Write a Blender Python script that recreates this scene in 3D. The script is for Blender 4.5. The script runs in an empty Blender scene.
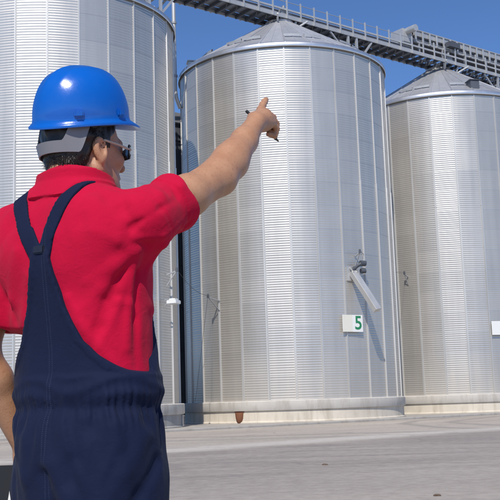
import bpy, bmesh, math, random
import numpy as np
from mathutils import Vector, Matrix
R_ = math.radians
random.seed(7)
scene = bpy.context.scene
COL = scene.collection

# ------------------------------------------------------------------ camera
cam = bpy.data.objects.new('camera', bpy.data.cameras.new('camera'))
COL.objects.link(cam)
cam.data.sensor_width = 36
cam.data.lens = 967.9 / 500 * 36
cam.data.clip_end = 3000
cam.location = (0, 0, 1.05)
cam.matrix_world = (Matrix.Translation((0, 0, 1.05)) @ Matrix.Rotation(R_(90) + 0.1549, 4, 'X')
                    @ Matrix.Rotation(-0.0321, 4, 'Z'))
scene.camera = cam

# ------------------------------------------------------------------ light
SUN_AZ, SUN_EL = R_(-9), R_(48)           # azimuth seen from the silos: behind the camera, to its left
sun_dir = Vector((math.sin(SUN_AZ) * math.cos(SUN_EL), -math.cos(SUN_AZ) * math.cos(SUN_EL), math.sin(SUN_EL)))
world = bpy.data.worlds.new('World')
scene.world = world
world.use_nodes = True
wn = world.node_tree
sky = wn.nodes.new('ShaderNodeTexSky')
sky.sky_type = 'NISHITA'
sky.sun_disc = False
sky.sun_elevation = SUN_EL
sky.sun_rotation = math.atan2(sun_dir.x, sun_dir.y)
sky.altitude = 0
sky.air_density = 0.7
sky.dust_density = 0.0
sky.ozone_density = 10.0
wn.nodes['Background'].inputs['Strength'].default_value = 0.15
wn.links.new(sky.outputs[0], wn.nodes['Background'].inputs['Color'])
sl = bpy.data.lights.new('sun', 'SUN')
sl.energy = 4.0
sl.angle = R_(0.53)
sl.color = (1.0, 0.945, 0.86)
sun = bpy.data.objects.new('sun', sl)
COL.objects.link(sun)
sun.rotation_euler = sun_dir.to_track_quat('Z', 'Y').to_euler()
sun.location = (0, 0, 60)
vs = scene.view_settings
vs.view_transform = 'Standard'
vs.look = 'None'
vs.exposure = 0.0
vs.gamma = 1.0
vs.use_curve_mapping = False


# ------------------------------------------------------------------ helpers
def mat(name, color, rough=0.5, metal=0.0, **kw):
    m = bpy.data.materials.new(name)
    m.use_nodes = True
    b = m.node_tree.nodes['Principled BSDF']
    b.inputs['Base Color'].default_value = (*color, 1)
    b.inputs['Roughness'].default_value = rough
    b.inputs['Metallic'].default_value = metal
    for k, v in kw.items():
        b.inputs[k].default_value = v
    return m


class NT:
    """small wrapper for building node trees"""
    def __init__(s, m):
        s.t = m.node_tree
        s.b = s.t.nodes['Principled BSDF']

    def n(s, typ, **kw):
        x = s.t.nodes.new(typ)
        for k, v in kw.items():
            if k.startswith('i_'):
                key = k[2:].replace('_', ' ')
                x.inputs[key].default_value = v
            else:
                setattr(x, k, v)
        return x

    def l(s, a, b):
        s.t.links.new(a, b)

    def noise(s, vec, scale, detail=4, rough=0.55, dist=0.0):
        x = s.n('ShaderNodeTexNoise', i_Scale=scale, i_Detail=detail, i_Roughness=rough, i_Distortion=dist)
        s.l(vec, x.inputs['Vector'])
        return x.outputs['Fac']

    def ramp(s, fac, stops):
        x = s.n('ShaderNodeValToRGB')
        e = x.color_ramp.elements
        while len(e) < len(stops):
            e.new(0.5)
        for el, (p, c) in zip(e, stops):
            el.position = p
            el.color = (*c, 1) if len(c) == 3 else c
        s.l(fac, x.inputs[0])
        return x.outputs[0]

    def math(s, op, a, b=0.0, c=None, clamp=False):
        x = s.n('ShaderNodeMath', operation=op, use_clamp=clamp)
        for i, v in enumerate((a, b, c)):
            if v is None:
                continue
            if isinstance(v, (int, float)):
                x.inputs[i].default_value = v
            else:
                s.l(v, x.inputs[i])
        return x.outputs[0]

    def mix(s, fac, a, b, blend='MIX'):
        x = s.n('ShaderNodeMix', data_type='RGBA', blend_type=blend)
        for k, v in ((0, fac), (6, a), (7, b)):
            if isinstance(v, (int, float)):
                x.inputs[k].default_value = v
            elif isinstance(v, tuple):
                x.inputs[k].default_value = (*v, 1)
            else:
                s.l(v, x.inputs[k])
        return x.outputs[2]

    def bump(s, height, strength=0.3, dist=0.01, normal=None):
        x = s.n('ShaderNodeBump', i_Strength=strength, i_Distance=dist)
        s.l(height, x.inputs['Height'])
        if normal is not None:
            s.l(normal, x.inputs['Normal'])
        return x.outputs[0]

    def coord(s, kind='Object'):
        return s.n('ShaderNodeTexCoord').outputs[kind]

    def mapping(s, vec, scale=(1, 1, 1), rot=(0, 0, 0), loc=(0, 0, 0)):
        x = s.n('ShaderNodeMapping')
        x.inputs['Scale'].default_value = scale
        x.inputs['Rotation'].default_value = rot
        x.inputs['Location'].default_value = loc
        s.l(vec, x.inputs['Vector'])
        return x.outputs[0]


def tag(o, label=None, cat=None, group=None, kind=None):
    for k, v in (('label', label), ('category', cat), ('group', group), ('kind', kind)):
        if v:
            o[k] = v
    return o


def link(name, me, material=None, parent=None):
    o = bpy.data.objects.new(name, me)
    COL.objects.link(o)
    if parent is not None:
        o.parent = parent
    if material is not None and me is not None and not me.materials:
        me.materials.append(material)
    return o


def empty(name, loc=(0, 0, 0), rz=0.0, parent=None):
    o = bpy.data.objects.new(name, None)
    o.empty_display_size = 0.2
    COL.objects.link(o)
    o.location = loc
    o.rotation_euler = (0, 0, rz)
    o.parent = parent
    return o


def pymesh(name, v, f, smooth=False):
    me = bpy.data.meshes.new(name)
    me.from_pydata([tuple(map(float, p)) for p in v], [], [tuple(map(int, q)) for q in f])
    if smooth:
        me.polygons.foreach_set('use_smooth', [True] * len(me.polygons))
    me.update()
    return me


class MB:
    """collects boxes, bars and tubes into one mesh"""
    def __init__(s):
        s.v, s.f = [], []

    def add(s, v, f):
        k = len(s.v)
        s.v += [tuple(p) for p in v]
        s.f += [tuple(i + k for i in q) for q in f]

    def box(s, x0, x1, y0, y1, z0, z1):
        v = [(x, y, z) for z in (z0, z1) for y in (y0, y1) for x in (x0, x1)]
        s.add(v, [(0, 2, 3, 1), (4, 5, 7, 6), (0, 1, 5, 4), (2, 6, 7, 3), (0, 4, 6, 2), (1, 3, 7, 5)])

    def bar(s, a, b, w, h, up=(0, 0, 1)):
        a, b = Vector(a), Vector(b)
        d = (b - a).normalized()
        up = Vector(up)
        if abs(d.dot(up)) > 0.98:
            up = Vector((0, 1, 0))
        r = d.cross(up).normalized()
        u = r.cross(d)
        v = [p + r * sx * w / 2 + u * sz * h / 2 for p in (a, b) for sx, sz in ((-1, -1), (1, -1), (1, 1), (-1, 1))]
        s.add(v, [(0, 1, 2, 3), (7, 6, 5, 4), (0, 4, 5, 1), (1, 5, 6, 2), (2, 6, 7, 3), (3, 7, 4, 0)])

    def tube(s, pts, r, n=8, cap=True):
        pts = [Vector(p) for p in pts]
        rr = r if isinstance(r, (list, tuple)) else [r] * len(pts)
        k = len(s.v)
        ref = None
        for i, p in enumerate(pts):
            d = (pts[min(i + 1, len(pts) - 1)] - pts[max(i - 1, 0)]).normalized()
            if ref is None:
                ref = Vector((0, 0, 1)) if abs(d.z) < 0.9 else Vector((1, 0, 0))
            a = d.cross(ref).normalized()
            b = d.cross(a)
            ref = a.cross(d)
            for j in range(n):
                t = 2 * math.pi * j / n
                s.v.append(tuple(p + a * math.cos(t) * rr[i] + b * math.sin(t) * rr[i]))
        for i in range(len(pts) - 1):
            for j in range(n):
                j2 = (j + 1) % n
                s.f.append((k + i * n + j, k + i * n + j2, k + (i + 1) * n + j2, k + (i + 1) * n + j))
        if cap:
            s.f.append(tuple(k + j for j in range(n))[::-1])
            s.f.append(tuple(k + (len(pts) - 1) * n + j for j in range(n)))

    def lathe(s, prof, n=64, closed=False, a0=0.0, a1=2 * math.pi):
        full = abs(a1 - a0 - 2 * math.pi) < 1e-6
        m = n if full else n + 1
        k = len(s.v)
        for (r, z) in prof:
            for j in range(m):
                t = a0 + (a1 - a0) * j / n
                s.v.append((r * math.cos(t), r * math.sin(t), z))
        q = len(prof)
        for i in range(q if closed else q - 1):
            i2 = (i + 1) % q
            for j in range(n):
                j2 = (j + 1) % m
                s.f.append((k + i * m + j, k + i * m + j2, k + i2 * m + j2, k + i2 * m + j))

    def build(s, name, material, parent=None, smooth=False, bevel=0.0, angle=40):
        me = pymesh(name, s.v, s.f)
        bm = bmesh.new()
        bm.from_mesh(me)
        bmesh.ops.recalc_face_normals(bm, faces=bm.faces)
        if bevel:
            bmesh.ops.bevel(bm, geom=bm.edges[:], offset=bevel, segments=2, affect='EDGES', clamp_overlap=True)
        bm.to_mesh(me)
        bm.free()
        if smooth:
            me.polygons.foreach_set('use_smooth', [True] * len(me.polygons))
            me.set_sharp_from_angle(angle=R_(angle))
        return link(name, me, material, parent)


# ------------------------------------------------------------------ materials of the setting
def galvanised(name, base, rough, var=0.10, metal=0.85, stain=0.35, spangle=60):
    m = mat(name, base, rough, metal)
    t = NT(m)
    oc = t.coord('Object')
    info = t.n('ShaderNodeObjectInfo')
    geo = t.n('ShaderNodeNewGeometry')
    # run-off streaks and dust: long vertical noise in world space
    streak = t.noise(t.mapping(geo.outputs['Position'], (3.2, 3.2, 0.16)), 1.0, 5, 0.6)
    patch = t.noise(geo.outputs['Position'], 0.35, 4, 0.6)
    sp = t.n('ShaderNodeTexVoronoi', i_Scale=spangle)
    t.l(oc, sp.inputs['Vector'])
    v = t.math('MULTIPLY_ADD', info.outputs['Random'], var * 2, 1.0 - var)
    v = t.math('MULTIPLY', v, t.math('MULTIPLY_ADD', streak, stain, 1.0 - stain * 0.5))
    v = t.math('MULTIPLY', v, t.math('MULTIPLY_ADD', patch, 0.24, 0.88))
    hsv = t.n('ShaderNodeHueSaturation')
    hsv.inputs['Color'].default_value = (*base, 1)
    t.l(v, hsv.inputs['Value'])
    # low dusty splash zone near the ground (soil thrown up by rain)
    sep = t.n('ShaderNodeSeparateXYZ')
    t.l(geo.outputs['Position'], sep.inputs[0])
    mr = t.n('ShaderNodeMapRange')
    mr.inputs['From Min'].default_value = 1.0
    mr.inputs['From Max'].default_value = 3.4
    mr.inputs['To Min'].default_value = 1.0
    mr.inputs['To Max'].default_value = 0.0
    t.l(sep.outputs['Z'], mr.inputs['Value'])
    dust = t.math('MULTIPLY', t.math('MULTIPLY', mr.outputs[0], streak), 0.55, clamp=True)
    c = t.mix(dust, hsv.outputs[0], (0.42, 0.38, 0.32))
    t.l(c, t.b.inputs['Base Color'])
    rg = t.math('MULTIPLY_ADD', info.outputs['Random'], 0.04, rough - 0.05)
    rg = t.math('ADD', rg, t.math('MULTIPLY', streak, 0.08))
    rg = t.math('ADD', rg, t.math('MULTIPLY', dust, 0.5))
    t.l(rg, t.b.inputs['Roughness'])
    t.l(t.math('MULTIPLY_ADD', dust, -0.7 * metal, metal), t.b.inputs['Metallic'])
    return m


M = {}
M['sheet'] = galvanised('galvanised_sheet', (0.60, 0.565, 0.51), 0.39, 0.025, 0.68, 0.24)
M['stiff'] = galvanised('galvanised_stiffener', (0.60, 0.59, 0.565), 0.5, 0.05, 0.6)
M['roof'] = galvanised('galvanised_roof', (0.52, 0.52, 0.53), 0.5, 0.10, 0.65, 0.3)
M['eave'] = galvanised('galvanised_eave', (0.70, 0.70, 0.70), 0.34, 0.04, 0.85, 0.2)
M['steel'] = galvanised('gallery_steel', (0.42, 0.43, 0.44), 0.55, 0.08, 0.35, 0.3)
M['casing'] = galvanised('gallery_casing', (0.30, 0.31, 0.33), 0.55, 0.10, 0.35, 0.4)
M['dark'] = galvanised('dark_steel', (0.10, 0.11, 0.13), 0.6, 0.1, 0.3, 0.4)
M['white'] = mat('white_paint', (0.78, 0.78, 0.75), 0.5)
M['green'] = mat('green_paint', (0.02, 0.22, 0.09), 0.5)
M['black'] = mat('black_plastic', (0.012, 0.012, 0.014), 0.45)
M['rust'] = mat('rusty_iron', (0.20, 0.075, 0.035), 0.8)
M['cable'] = mat('dark_cable', (0.05, 0.05, 0.055), 0.6)


def concrete(name, base, stain=(0.5, 0.46, 0.4)):
    m = mat(name, base, 0.9)
    t = NT(m)
    geo = t.n('ShaderNodeNewGeometry')
    P = geo.outputs['Position']
    n1 = t.noise(P, 0.9, 6, 0.6)
    n2 = t.noise(t.mapping(P, (2.5, 2.5, 0.5)), 1.0, 5, 0.65)
    n3 = t.noise(P, 30, 3, 0.6)
    c = t.mix(t.math('MULTIPLY_ADD', n1, 1.6, -0.4, clamp=True), tuple(x * 0.82 for x in base), tuple(min(x * 1.12, .8) for x in base))
    c = t.mix(t.math('MULTIPLY_ADD', n2, 2.4, -1.15, clamp=True), c, tuple(a * b for a, b in zip(base, stain)))
    c = t.mix(t.math('MULTIPLY', n3, 0.25), c, tuple(x * 0.7 for x in base))
    t.l(c, t.b.inputs['Base Color'])
    t.l(t.bump(n3, 0.5, 0.01), t.b.inputs['Normal'])
    return m


M['plinth'] = concrete('plinth_concrete', (0.70, 0.63, 0.52))
M['plinth_grey'] = concrete('grey_concrete', (0.42, 0.40, 0.37))
M['ledge'] = concrete('ledge_concrete', (0.64, 0.60, 0.54))

# ------------------------------------------------------------------ layout of the silo row
RAD = 5.2
CEN = [Vector((-8.30, 40.52, 0)), Vector((1.893, 47.81, 0)), Vector((11.617, 55.86, 0))]
ROW = (CEN[2] - CEN[0]).normalized()
NRM = Vector((ROW.y, -ROW.x, 0))                       # towards the camera
Z0, ZE = 1.06, 17.27                                    # wall foot and eave
ZA = 20.28                                              # roof collar
NB, NC = 27, 15
CH = (ZE - Z0) / NC
BAY = 2 * math.pi / NB

# ------------------------------------------------------------------ ground
def make_ground():
    m = mat('yard_concrete', (0.33, 0.31, 0.285), 0.9)
    t = NT(m)
    geo = t.n('ShaderNodeNewGeometry')
    P = geo.outputs['Position']
    ang = math.atan2(ROW.y, ROW.x)
    Q = t.mapping(t.mapping(P, (1, 1, 1), (0, 0, -ang)), (0.09, 0.22, 1))      # drawn out along the silo row
    s1 = t.noise(Q, 1.0, 6, 0.6, 0.4)
    s2 = t.noise(t.mapping(P, (0.05, 0.3, 1), (0, 0, 0.2), (3, 7, 0)), 1.0, 5, 0.6, 0.6)
    big = t.noise(P, 0.10, 4, 0.55)
    fine = t.noise(P, 14, 5, 0.7)
    grit = t.noise(P, 90, 2, 0.6)
    c = t.ramp(s1, [(0.28, (0.37, 0.315, 0.265)), (0.5, (0.45, 0.39, 0.33)), (0.70, (0.55, 0.485, 0.41))])
    # dark rubber swept along by turning lorries
    c = t.mix(t.math('MULTIPLY_ADD', s2, 5.0, -2.65, clamp=True), c, (0.23, 0.195, 0.165))
    # turning tyre tracks: arcs of two wide circles
    sep = t.n('ShaderNodeSeparateXYZ')
    t.l(P, sep.inputs[0])
    warp = t.math('MULTIPLY', t.math('SUBTRACT', big, 0.5), 2.5)
    tracks = None
    for (cx, cy, r, w) in ((22.0, 36.0, 14.2, 0.33), (22.0, 36.0, 16.1, 0.33), (34.0, 2.0, 27.0, 0.3), (34.0, 2.0, 29.0, 0.3),
                           (8.0, 62.0, 33.0, 0.4), (8.0, 62.0, 35.2, 0.4)):
        dx = t.math('SUBTRACT', sep.outputs['X'], cx)
        dy = t.math('SUBTRACT', sep.outputs['Y'], cy)
        d = t.math('SQRT', t.math('ADD', t.math('MULTIPLY', dx, dx), t.math('MULTIPLY', dy, dy)))
        d = t.math('ABSOLUTE', t.math('SUBTRACT', t.math('ADD', d, warp), r))
        k = t.math('MULTIPLY_ADD', d, -1.0 / w, 1.3, clamp=True)
        tracks = k if tracks is None else t.math('MAXIMUM', tracks, k)
    tracks = t.math('MULTIPLY', tracks, t.math('MULTIPLY_ADD', s1, 1.6, -0.35, clamp=True))
    c = t.mix(t.math('MULTIPLY', tracks, 0.95), c, (0.16, 0.152, 0.147))
    # pale worn strip running with the row
    nd = t.n('ShaderNodeVectorMath', operation='DOT_PRODUCT')
    t.l(P, nd.inputs[0])
    nd.inputs[1].default_value = NRM
    base = NRM.dot(CEN[1])
    off = t.math('ADD', t.math('SUBTRACT', nd.outputs['Value'], base + 17.6), t.math('MULTIPLY', warp, 0.5))
    # the lane lorries use: darker, rubbed-in dirt, beyond the pale strip
    lane = t.math('MULTIPLY', t.math('MULTIPLY_ADD', off, 0.9, -0.6, clamp=True), t.math('MULTIPLY_ADD', off, -0.16, 2.0, clamp=True))
    swirl = t.noise(t.mapping(P, (0.16, 0.5, 1), (0, 0, -0.35), (5, 1, 0)), 1.0, 6, 0.62, 1.6)
    lane = t.math('MULTIPLY', lane, t.math('MULTIPLY_ADD', swirl, 2.6, -0.55, clamp=True))
    c = t.mix(t.math('MULTIPLY', lane, 0.85), c, (0.225, 0.192, 0.172))
    k = t.math('MULTIPLY_ADD', t.math('ABSOLUTE', off), -1.1, 1.35, clamp=True)
    k = t.math('MULTIPLY', k, t.math('MULTIPLY_ADD', fine, 1.2, 0.1, clamp=True))
    c = t.mix(t.math('MULTIPLY', k, 0.95), c, (0.66, 0.61, 0.54))
    c = t.mix(t.math('MULTIPLY_ADD', fine, 1.4, -0.55, clamp=True), c, t.mix(0.35, c, (0.12, 0.11, 0.10)))
    # hairline cracks and oil spots
    vo = t.n('ShaderNodeTexVoronoi', feature='DISTANCE_TO_EDGE', i_Scale=0.16)
    wv = t.n('ShaderNodeMix', data_type='VECTOR')
    wn_ = t.n('ShaderNodeTexNoise', i_Scale=0.5, i_Detail=5.0)
    t.l(P, wn_.inputs['Vector'])
    wv.inputs[0].default_value = 0.25
    t.l(P, wv.inputs[4]); t.l(wn_.outputs['Color'], wv.inputs[5])
    ad = t.n('ShaderNodeVectorMath', operation='MULTIPLY_ADD')
    t.l(wn_.outputs['Color'], ad.inputs[0]); ad.inputs[1].default_value = (2.5, 2.5, 0); t.l(P, ad.inputs[2])
    t.l(ad.outputs[0], vo.inputs['Vector'])
    crack = t.math('MULTIPLY_ADD', vo.outputs['Distance'], -70.0, 1.0, clamp=True)
    c = t.mix(t.math('MULTIPLY', crack, 0.35), c, (0.10, 0.09, 0.08))
    spot = t.noise(P, 1.1, 3, 0.5)
    c = t.mix(t.math('MULTIPLY_ADD', spot, 9.0, -6.3, clamp=True), c, (0.17, 0.15, 0.135))
    pebb = t.noise(P, 5.0, 6, 0.75)
    c = t.mix(0.45, c, t.mix(t.math('MULTIPLY_ADD', pebb, 3.4, -1.2, clamp=True), t.mix(0.6, c, (0.2, 0.175, 0.15)), t.mix(0.45, c, (0.66, 0.60, 0.52))))
    t.l(c, t.b.inputs['Base Color'])
    t.l(t.bump(grit, 0.5, 0.01, t.bump(fine, 0.4, 0.02)), t.b.inputs['Normal'])
    n = 60
    S = 900
    v = [(-S + 2 * S * i / n, -S + 2 * S * j / n + 200, 0) for j in range(n + 1) for i in range(n + 1)]
    f = [(j * (n + 1) + i, j * (n + 1) + i + 1, (j + 1) * (n + 1) + i + 1, (j + 1) * (n + 1) + i) for j in range(n) for i in range(n)]
    g = link('ground', pymesh('ground', v, f), m)
    tag(g, kind='structure')
    # raised concrete apron the silos stand on, with a kerb edge parallel to the row
    a, b = CEN[0] - ROW * 22, CEN[2] + ROW * 30
    mb = MB()
    e = RAD + 0.85
    pa, pb = a + NRM * e, b + NRM * e
    pc, pd = b - NRM * 12, a - NRM * 12
    prof = [(0, 0.0), (0, 0.075), (0.03, 0.10)]
    top = [pa - NRM * .03, pb - NRM * .03, pc, pd]
    vv = [(p.x, p.y, z) for z, ps in ((-0.05, (pa, pb, pc, pd)), (0.075, (pa, pb, pc, pd)), (0.10, top)) for p in ps]
    mb.add(vv, [(0, 1, 5, 4), (1, 2, 6, 5), (2, 3, 7, 6), (3, 0, 4, 7), (4, 5, 9, 8), (5, 6, 10, 9), (6, 7, 11, 10), (7, 4, 8, 11), (8, 9, 10, 11)])
    tag(mb.build('concrete_apron', concrete('apron_concrete', (0.43, 0.40, 0.36))), kind='structure')


make_ground()


# ------------------------------------------------------------------ silos
def corrugated_panel(a0, a1, rows=None):
    """one curved sheet of wall, ten corrugations high, with a lap at its foot"""
    nw, ns, nh = 10, 8, 4
    v, f = [], []
    k = nw * ns
    for i in range(k + 1):
        z = -0.02 + (CH + 0.02) * i / k
        wave = 0.0034 * math.sin(2 * math.pi * i / ns)
        lap = 0.0010 * (1 - i / k)
        for j in range(nh + 1):
            t = a0 + (a1 - a0) * j / nh
            # each sheet is bent a little flatter than the true circle
            flat = -0.015 * math.sin(math.pi * j / nh)
            r = RAD + wave + lap + flat
            v.append((r * math.cos(t), r * math.sin(t), z))
    w = nh + 1
    for i in range(k):
        for j in range(nh):
            f.append((i * w + j, i * w + j + 1, (i + 1) * w + j + 1, (i + 1) * w + j))
    return v, f


pv, pf = corrugated_panel(-BAY / 2, BAY / 2)
PANEL = pymesh('wall_panel', pv, pf, True)
PANEL.materials.append(M['sheet'])
# rolled hat-section stiffener, deeper in its lower half
def hat_section(z0, z1, d, w):
    sec = [(RAD - 0.01, -w), (RAD + 0.014, -w), (RAD + 0.014, -w * 0.55), (RAD + d, -w * 0.42), (RAD + d, w * 0.42),
           (RAD + 0.014, w * 0.55), (RAD + 0.014, w), (RAD - 0.01, w)]
    n = len(sec)
    v = [(x, y, z) for z in (z0, z1) for x, y in sec]
    f = [(i, (i + 1) % n, n + (i + 1) % n, n + i) for i in range(n)] + [tuple(range(n))[::-1], tuple(range(n, 2 * n))]
    return v, f


mbx = MB()
mbx.add(*hat_section(Z0 - .02, 11.0, 0.06, 0.055))
mbx.add(*hat_section(10.96, ZE - .03, 0.04, 0.045))
tmp = mbx.build('stiffener', M['stiff'])
STIFF = tmp.data
bpy.data.objects.remove(tmp)
# one roof sheet: a wedge with a raised rib along each side
def roof_wedge():
    mb = MB()
    ro, ri = RAD + 0.06, 0.62
    zo = ZE + 0.03
    zi = ZA
    seg = 6
    h = BAY / 2
    cols = [-h, -h * .93, -h * .90, -h * .82, -h * .79, -h * .06, -h * .03, h * .03, h * .06, h * .9, h]
    lift = [0.005, .005, .06, .06, .005, .005, .028, .028, .005, .005, .005]
    v, f = [], []
    for i in range(seg + 1):
        u = i / seg
        r = ro + (ri - ro) * u
        z = zo + (zi - zo) * u
        for c, l in zip(cols, lift):
            v.append((r * math.cos(c), r * math.sin(c), z + l * (0.5 + .5 * (1 - u))))
    w = len(cols)
    for i in range(seg):
        for j in range(w - 1):
            f.append((i * w + j, i * w + j + 1, (i + 1) * w + j + 1, (i + 1) * w + j))
    # turned-down lip at the eave
    k = len(v)
    for c in cols:
        v.append(((ro + .012) * math.cos(c), (ro + .012) * math.sin(c), zo - 0.15))
    for j in range(w - 1):
        f.append((k + j, k + j + 1, j + 1, j))
    mb.add(v, f)
    o = mb.build('roof_sheet', M['roof'])
    me = o.data
    bpy.data.objects.remove(o)
    return me


ROOF = roof_wedge()


def make_silo(C, d0, label, plinth_mat, pl_r, vents=((2.4, 'steel'), (3.9, 'steel'))):
    phi = math.atan2(-C.y, -C.x)
    rot = phi + d0                                   # local +x looks roughly at the camera, a stiffener on it
    S = empty('grain_silo', (C.x, C.y, 0), rot)
    tag(S, label, 'silo', 'galvanised silos in a row')
    rear = MB()
    for b in range(NB):
        mid = (b + 0.5) * BAY
        rel = (mid + math.pi) % (2 * math.pi) - math.pi
        front = abs(rel + d0) < R_(104)
        for c in range(NC):
            if front:
                o = link('wall_panel', PANEL, None, S)
                o.location = (0, 0, Z0 + c * CH)
                o.rotation_euler = (random.uniform(-.0004, .0004), random.uniform(-.0004, .0004), mid)
            elif c % 1 == 0:
                n = 2
                w = []
                for z in (Z0 + c * CH, Z0 + (c + 1) * CH):
                    for j in range(n + 1):
                        t = mid - BAY / 2 + BAY * j / n
                        w.append((RAD * math.cos(t), RAD * math.sin(t), z))
                rear.add(w, [(0, 1, 4, 3), (1, 2, 5, 4)])
        o = link('stiffener', STIFF, None, S)
        o.rotation_euler = (0, 0, b * BAY)
        o = link('roof_sheet', ROOF, None, S)
        o.rotation_euler = (0, 0, mid)
    tag(rear.build('rear_wall', M['sheet'], S, True), kind='stuff')
    e = MB()
    e.lathe([(RAD - .06, ZE - .1), (RAD + .055, ZE - .1), (RAD + .058, ZE - .05), (RAD + .05, ZE + .0), (RAD - .06, ZE + .0)], 108, True)
    e.build('eave_ring', M['dark'], S, True)
    # bright gutter band round the eave
    e = MB()
    e.lathe([(RAD + .080, ZE - .13), (RAD + .095, ZE - .14), (RAD + .108, ZE - .12), (RAD + .100, ZE + .045), (RAD + .0, ZE + .125), (RAD - .01, ZE + .11), (RAD + .085, ZE + .04)], 108, True)
    e.build('eave_band', M['eave'], S, True, angle=60)
    # half-way reinforcing ring on the roof, broken into short plates
    for k in range(NB):
        if k % 3 == 2:
            continue
        g = MB()
        a = k * BAY + BAY * .5
        rr = RAD * 0.80
        zz = ZE + 0.03 + (ZA - ZE) * (RAD + .06 - rr) / (RAD + .06 - .62)
        g.lathe([(rr, zz + .06), (rr + .08, zz + .02), (rr + .09, zz + .12), (rr + .01, zz + .16)], 6, True, a - BAY * .44, a + BAY * .44)
        g.build('snow_guard', M['steel'], S)
    g = MB()
    g.lathe([(.64, ZA - .16), (.70, ZA - .14), (.70, ZA + .02), (.73, ZA + .04), (.60, ZA + .06), (.02, ZA + .10)], 40)
    g.build('roof_collar', M['roof'], S, True)
    # foundation: ledge ring over a plinth
    g = MB()
    g.lathe([(RAD - .3, .62), (RAD + .16, .62), (RAD + .185, .65), (RAD + .185, Z0 - .04), (RAD + .15, Z0 - .01), (RAD - .3, Z0)], 108, True)
    g.build('base_ledge', M['ledge'], S, True)
    g = MB()
    g.lathe([(RAD - .5, .05), (RAD + pl_r + .06, .05), (RAD + pl_r + .06, .14), (RAD + pl_r, .18), (RAD + pl_r, .63), (RAD - .5, .63)], 108, True)
    g.build('plinth', plinth_mat, S, True)
    # box vents on the roof
    for a, vm in vents:
        g = MB()
        rr = RAD * .87
        zz = ZE + 0.03 + (ZA - ZE) * (RAD + .06 - rr) / (RAD + .06 - .62)
        g.box(rr - .28, rr + .28, -.26, .26, zz - .25, zz + .30)
        g.box(rr - .34, rr + .34, -.32, .32, zz + .303, zz + .36)
        o = g.build('roof_vent', M[vm], S, bevel=.015)
        o.rotation_euler = (0, 0, a - d0)
    return S, rot


S1, r1 = make_silo(CEN[0], -0.05, 'nearest galvanised silo, behind the man, its roof above the picture', M['plinth_grey'], 0.12)
S2, r2 = make_silo(CEN[1], 0.03, 'galvanised silo with the green number 5 sign', M['plinth'], 0.10, ((-1.36, 'stiff'), (2.4, 'steel'), (3.9, 'steel')))
S3, r3 = make_silo(CEN[2], 0.125, 'farthest galvanised silo, rightmost, with a blank white sign', M['plinth'], 0.10, ((.42, 'dark'), (2.4, 'steel'), (3.9, 'steel')))


def on_silo(i, delta, z, out=0.0):
    """world point on silo i's wall at angle delta to the right of the line to the camera"""
    C = CEN[i]
    t = math.atan2(-C.y, -C.x) + delta
    return Vector((C.x + (RAD + out) * math.cos(t), C.y + (RAD + out) * math.sin(t), z)), t


# ------------------------------------------------------------------ things on the silos
def text_mesh(s, size, depth):
    c = bpy.data.curves.new('txt', 'FONT')
    c.body = s
    c.size = size
    c.extrude = depth
    c.offset = size * 0.012
    c.align_x = 'CENTER'
    c.align_y = 'CENTER'
    o = bpy.data.objects.new('txt', c)
    COL.objects.link(o)
    dg = bpy.context.evaluated_depsgraph_get()
    me = bpy.data.meshes.new_from_object(o.evaluated_get(dg))
    bpy.data.objects.remove(o)
    return me


def sign(i, delta, z, w, h, label, digit=None):
    p, t = on_silo(i, delta, z, 0.13)
    s = empty('number_sign', p, t + math.pi / 2)          # local -y looks out of the wall
    tag(s, label, 'sign')
    s.rotation_euler = (0, 0, t + math.pi / 2)
    mb = MB()
    mb.box(-w / 2, w / 2, -.012, .012, -h / 2, h / 2)
    mb.build('plate', M['white'], s, bevel=.006)
    mb = MB()
    for x in (-w * .4, w * .4):
        mb.box(x - .02, x + .02, .013, .16, -h * .3, h * .3)
    mb.build('bracket', M['steel'], s)
    if digit:
        mb = MB()
        mb.box(-w / 2 + .01, -w * .02, -.016, -.0125, -h / 2 + .01, h / 2 - .01)
        mb.build('blank_half', mat('cream_paint', (0.74, 0.72, 0.62), .5), s)
        o = link('digit', text_mesh(digit, h * 1.12, .004), M['green'], s)
        o.rotation_euler = (R_(90), 0, 0)
        o.location = (w * .27, -.017, 0)
    return s


sign(1, 0.545, 4.33, 1.08, 0.76, 'white and cream sign with a green number 5', '5')
sign(2, 0.46, 4.42, 1.0, 0.72, 'blank white sign at the right edge, on the farthest silo')


def sampling_spout():
    p, t = on_silo(1, 0.575, 6.6)
    s = empty('discharge_spout', p, t)
    tag(s, 'grey discharge spout sticking out of the wall above the number sign', 'spout')
    mb = MB()
    mb.box(-.03, .05, -.3, .3, -.35, .3)
    mb.build('flange', M['stiff'], s, bevel=.01)
    mb = MB()
    a, b = Vector((.10, 0, .05)), Vector((1.12, .50, -1.78))
    d = (b - a)
    mb.bar(a, b, .34, .26, (1, 0, .7))
    mb.build('chute', M['white'] if False else M['stiff'], s, bevel=.015)
    mb = MB()
    mb.tube([(.05, .0, .10), (.35, .12, .32), (.40, .30, .42)], .07, 10)
    mb.tube([(.40, .22, .42), (.40, .48, .42)], .13, 12)
    mb.tube([(.30, .30, .08), (.34, .52, .10)], .12, 12)
    mb.bar((.1, 0, .25), (.5, .5, .5), .05, .05)
    mb.build('drive', M['dark'], s, True)
    mb = MB()
    mb.bar((.03, -.12, .28), (.28, -.10, .02), .05, .05)
    mb.bar((.03, .12, .28), (.28, .10, .02), .05, .05)
    mb.build('brace', M['stiff'], s)
    return s


sampling_spout()

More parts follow.
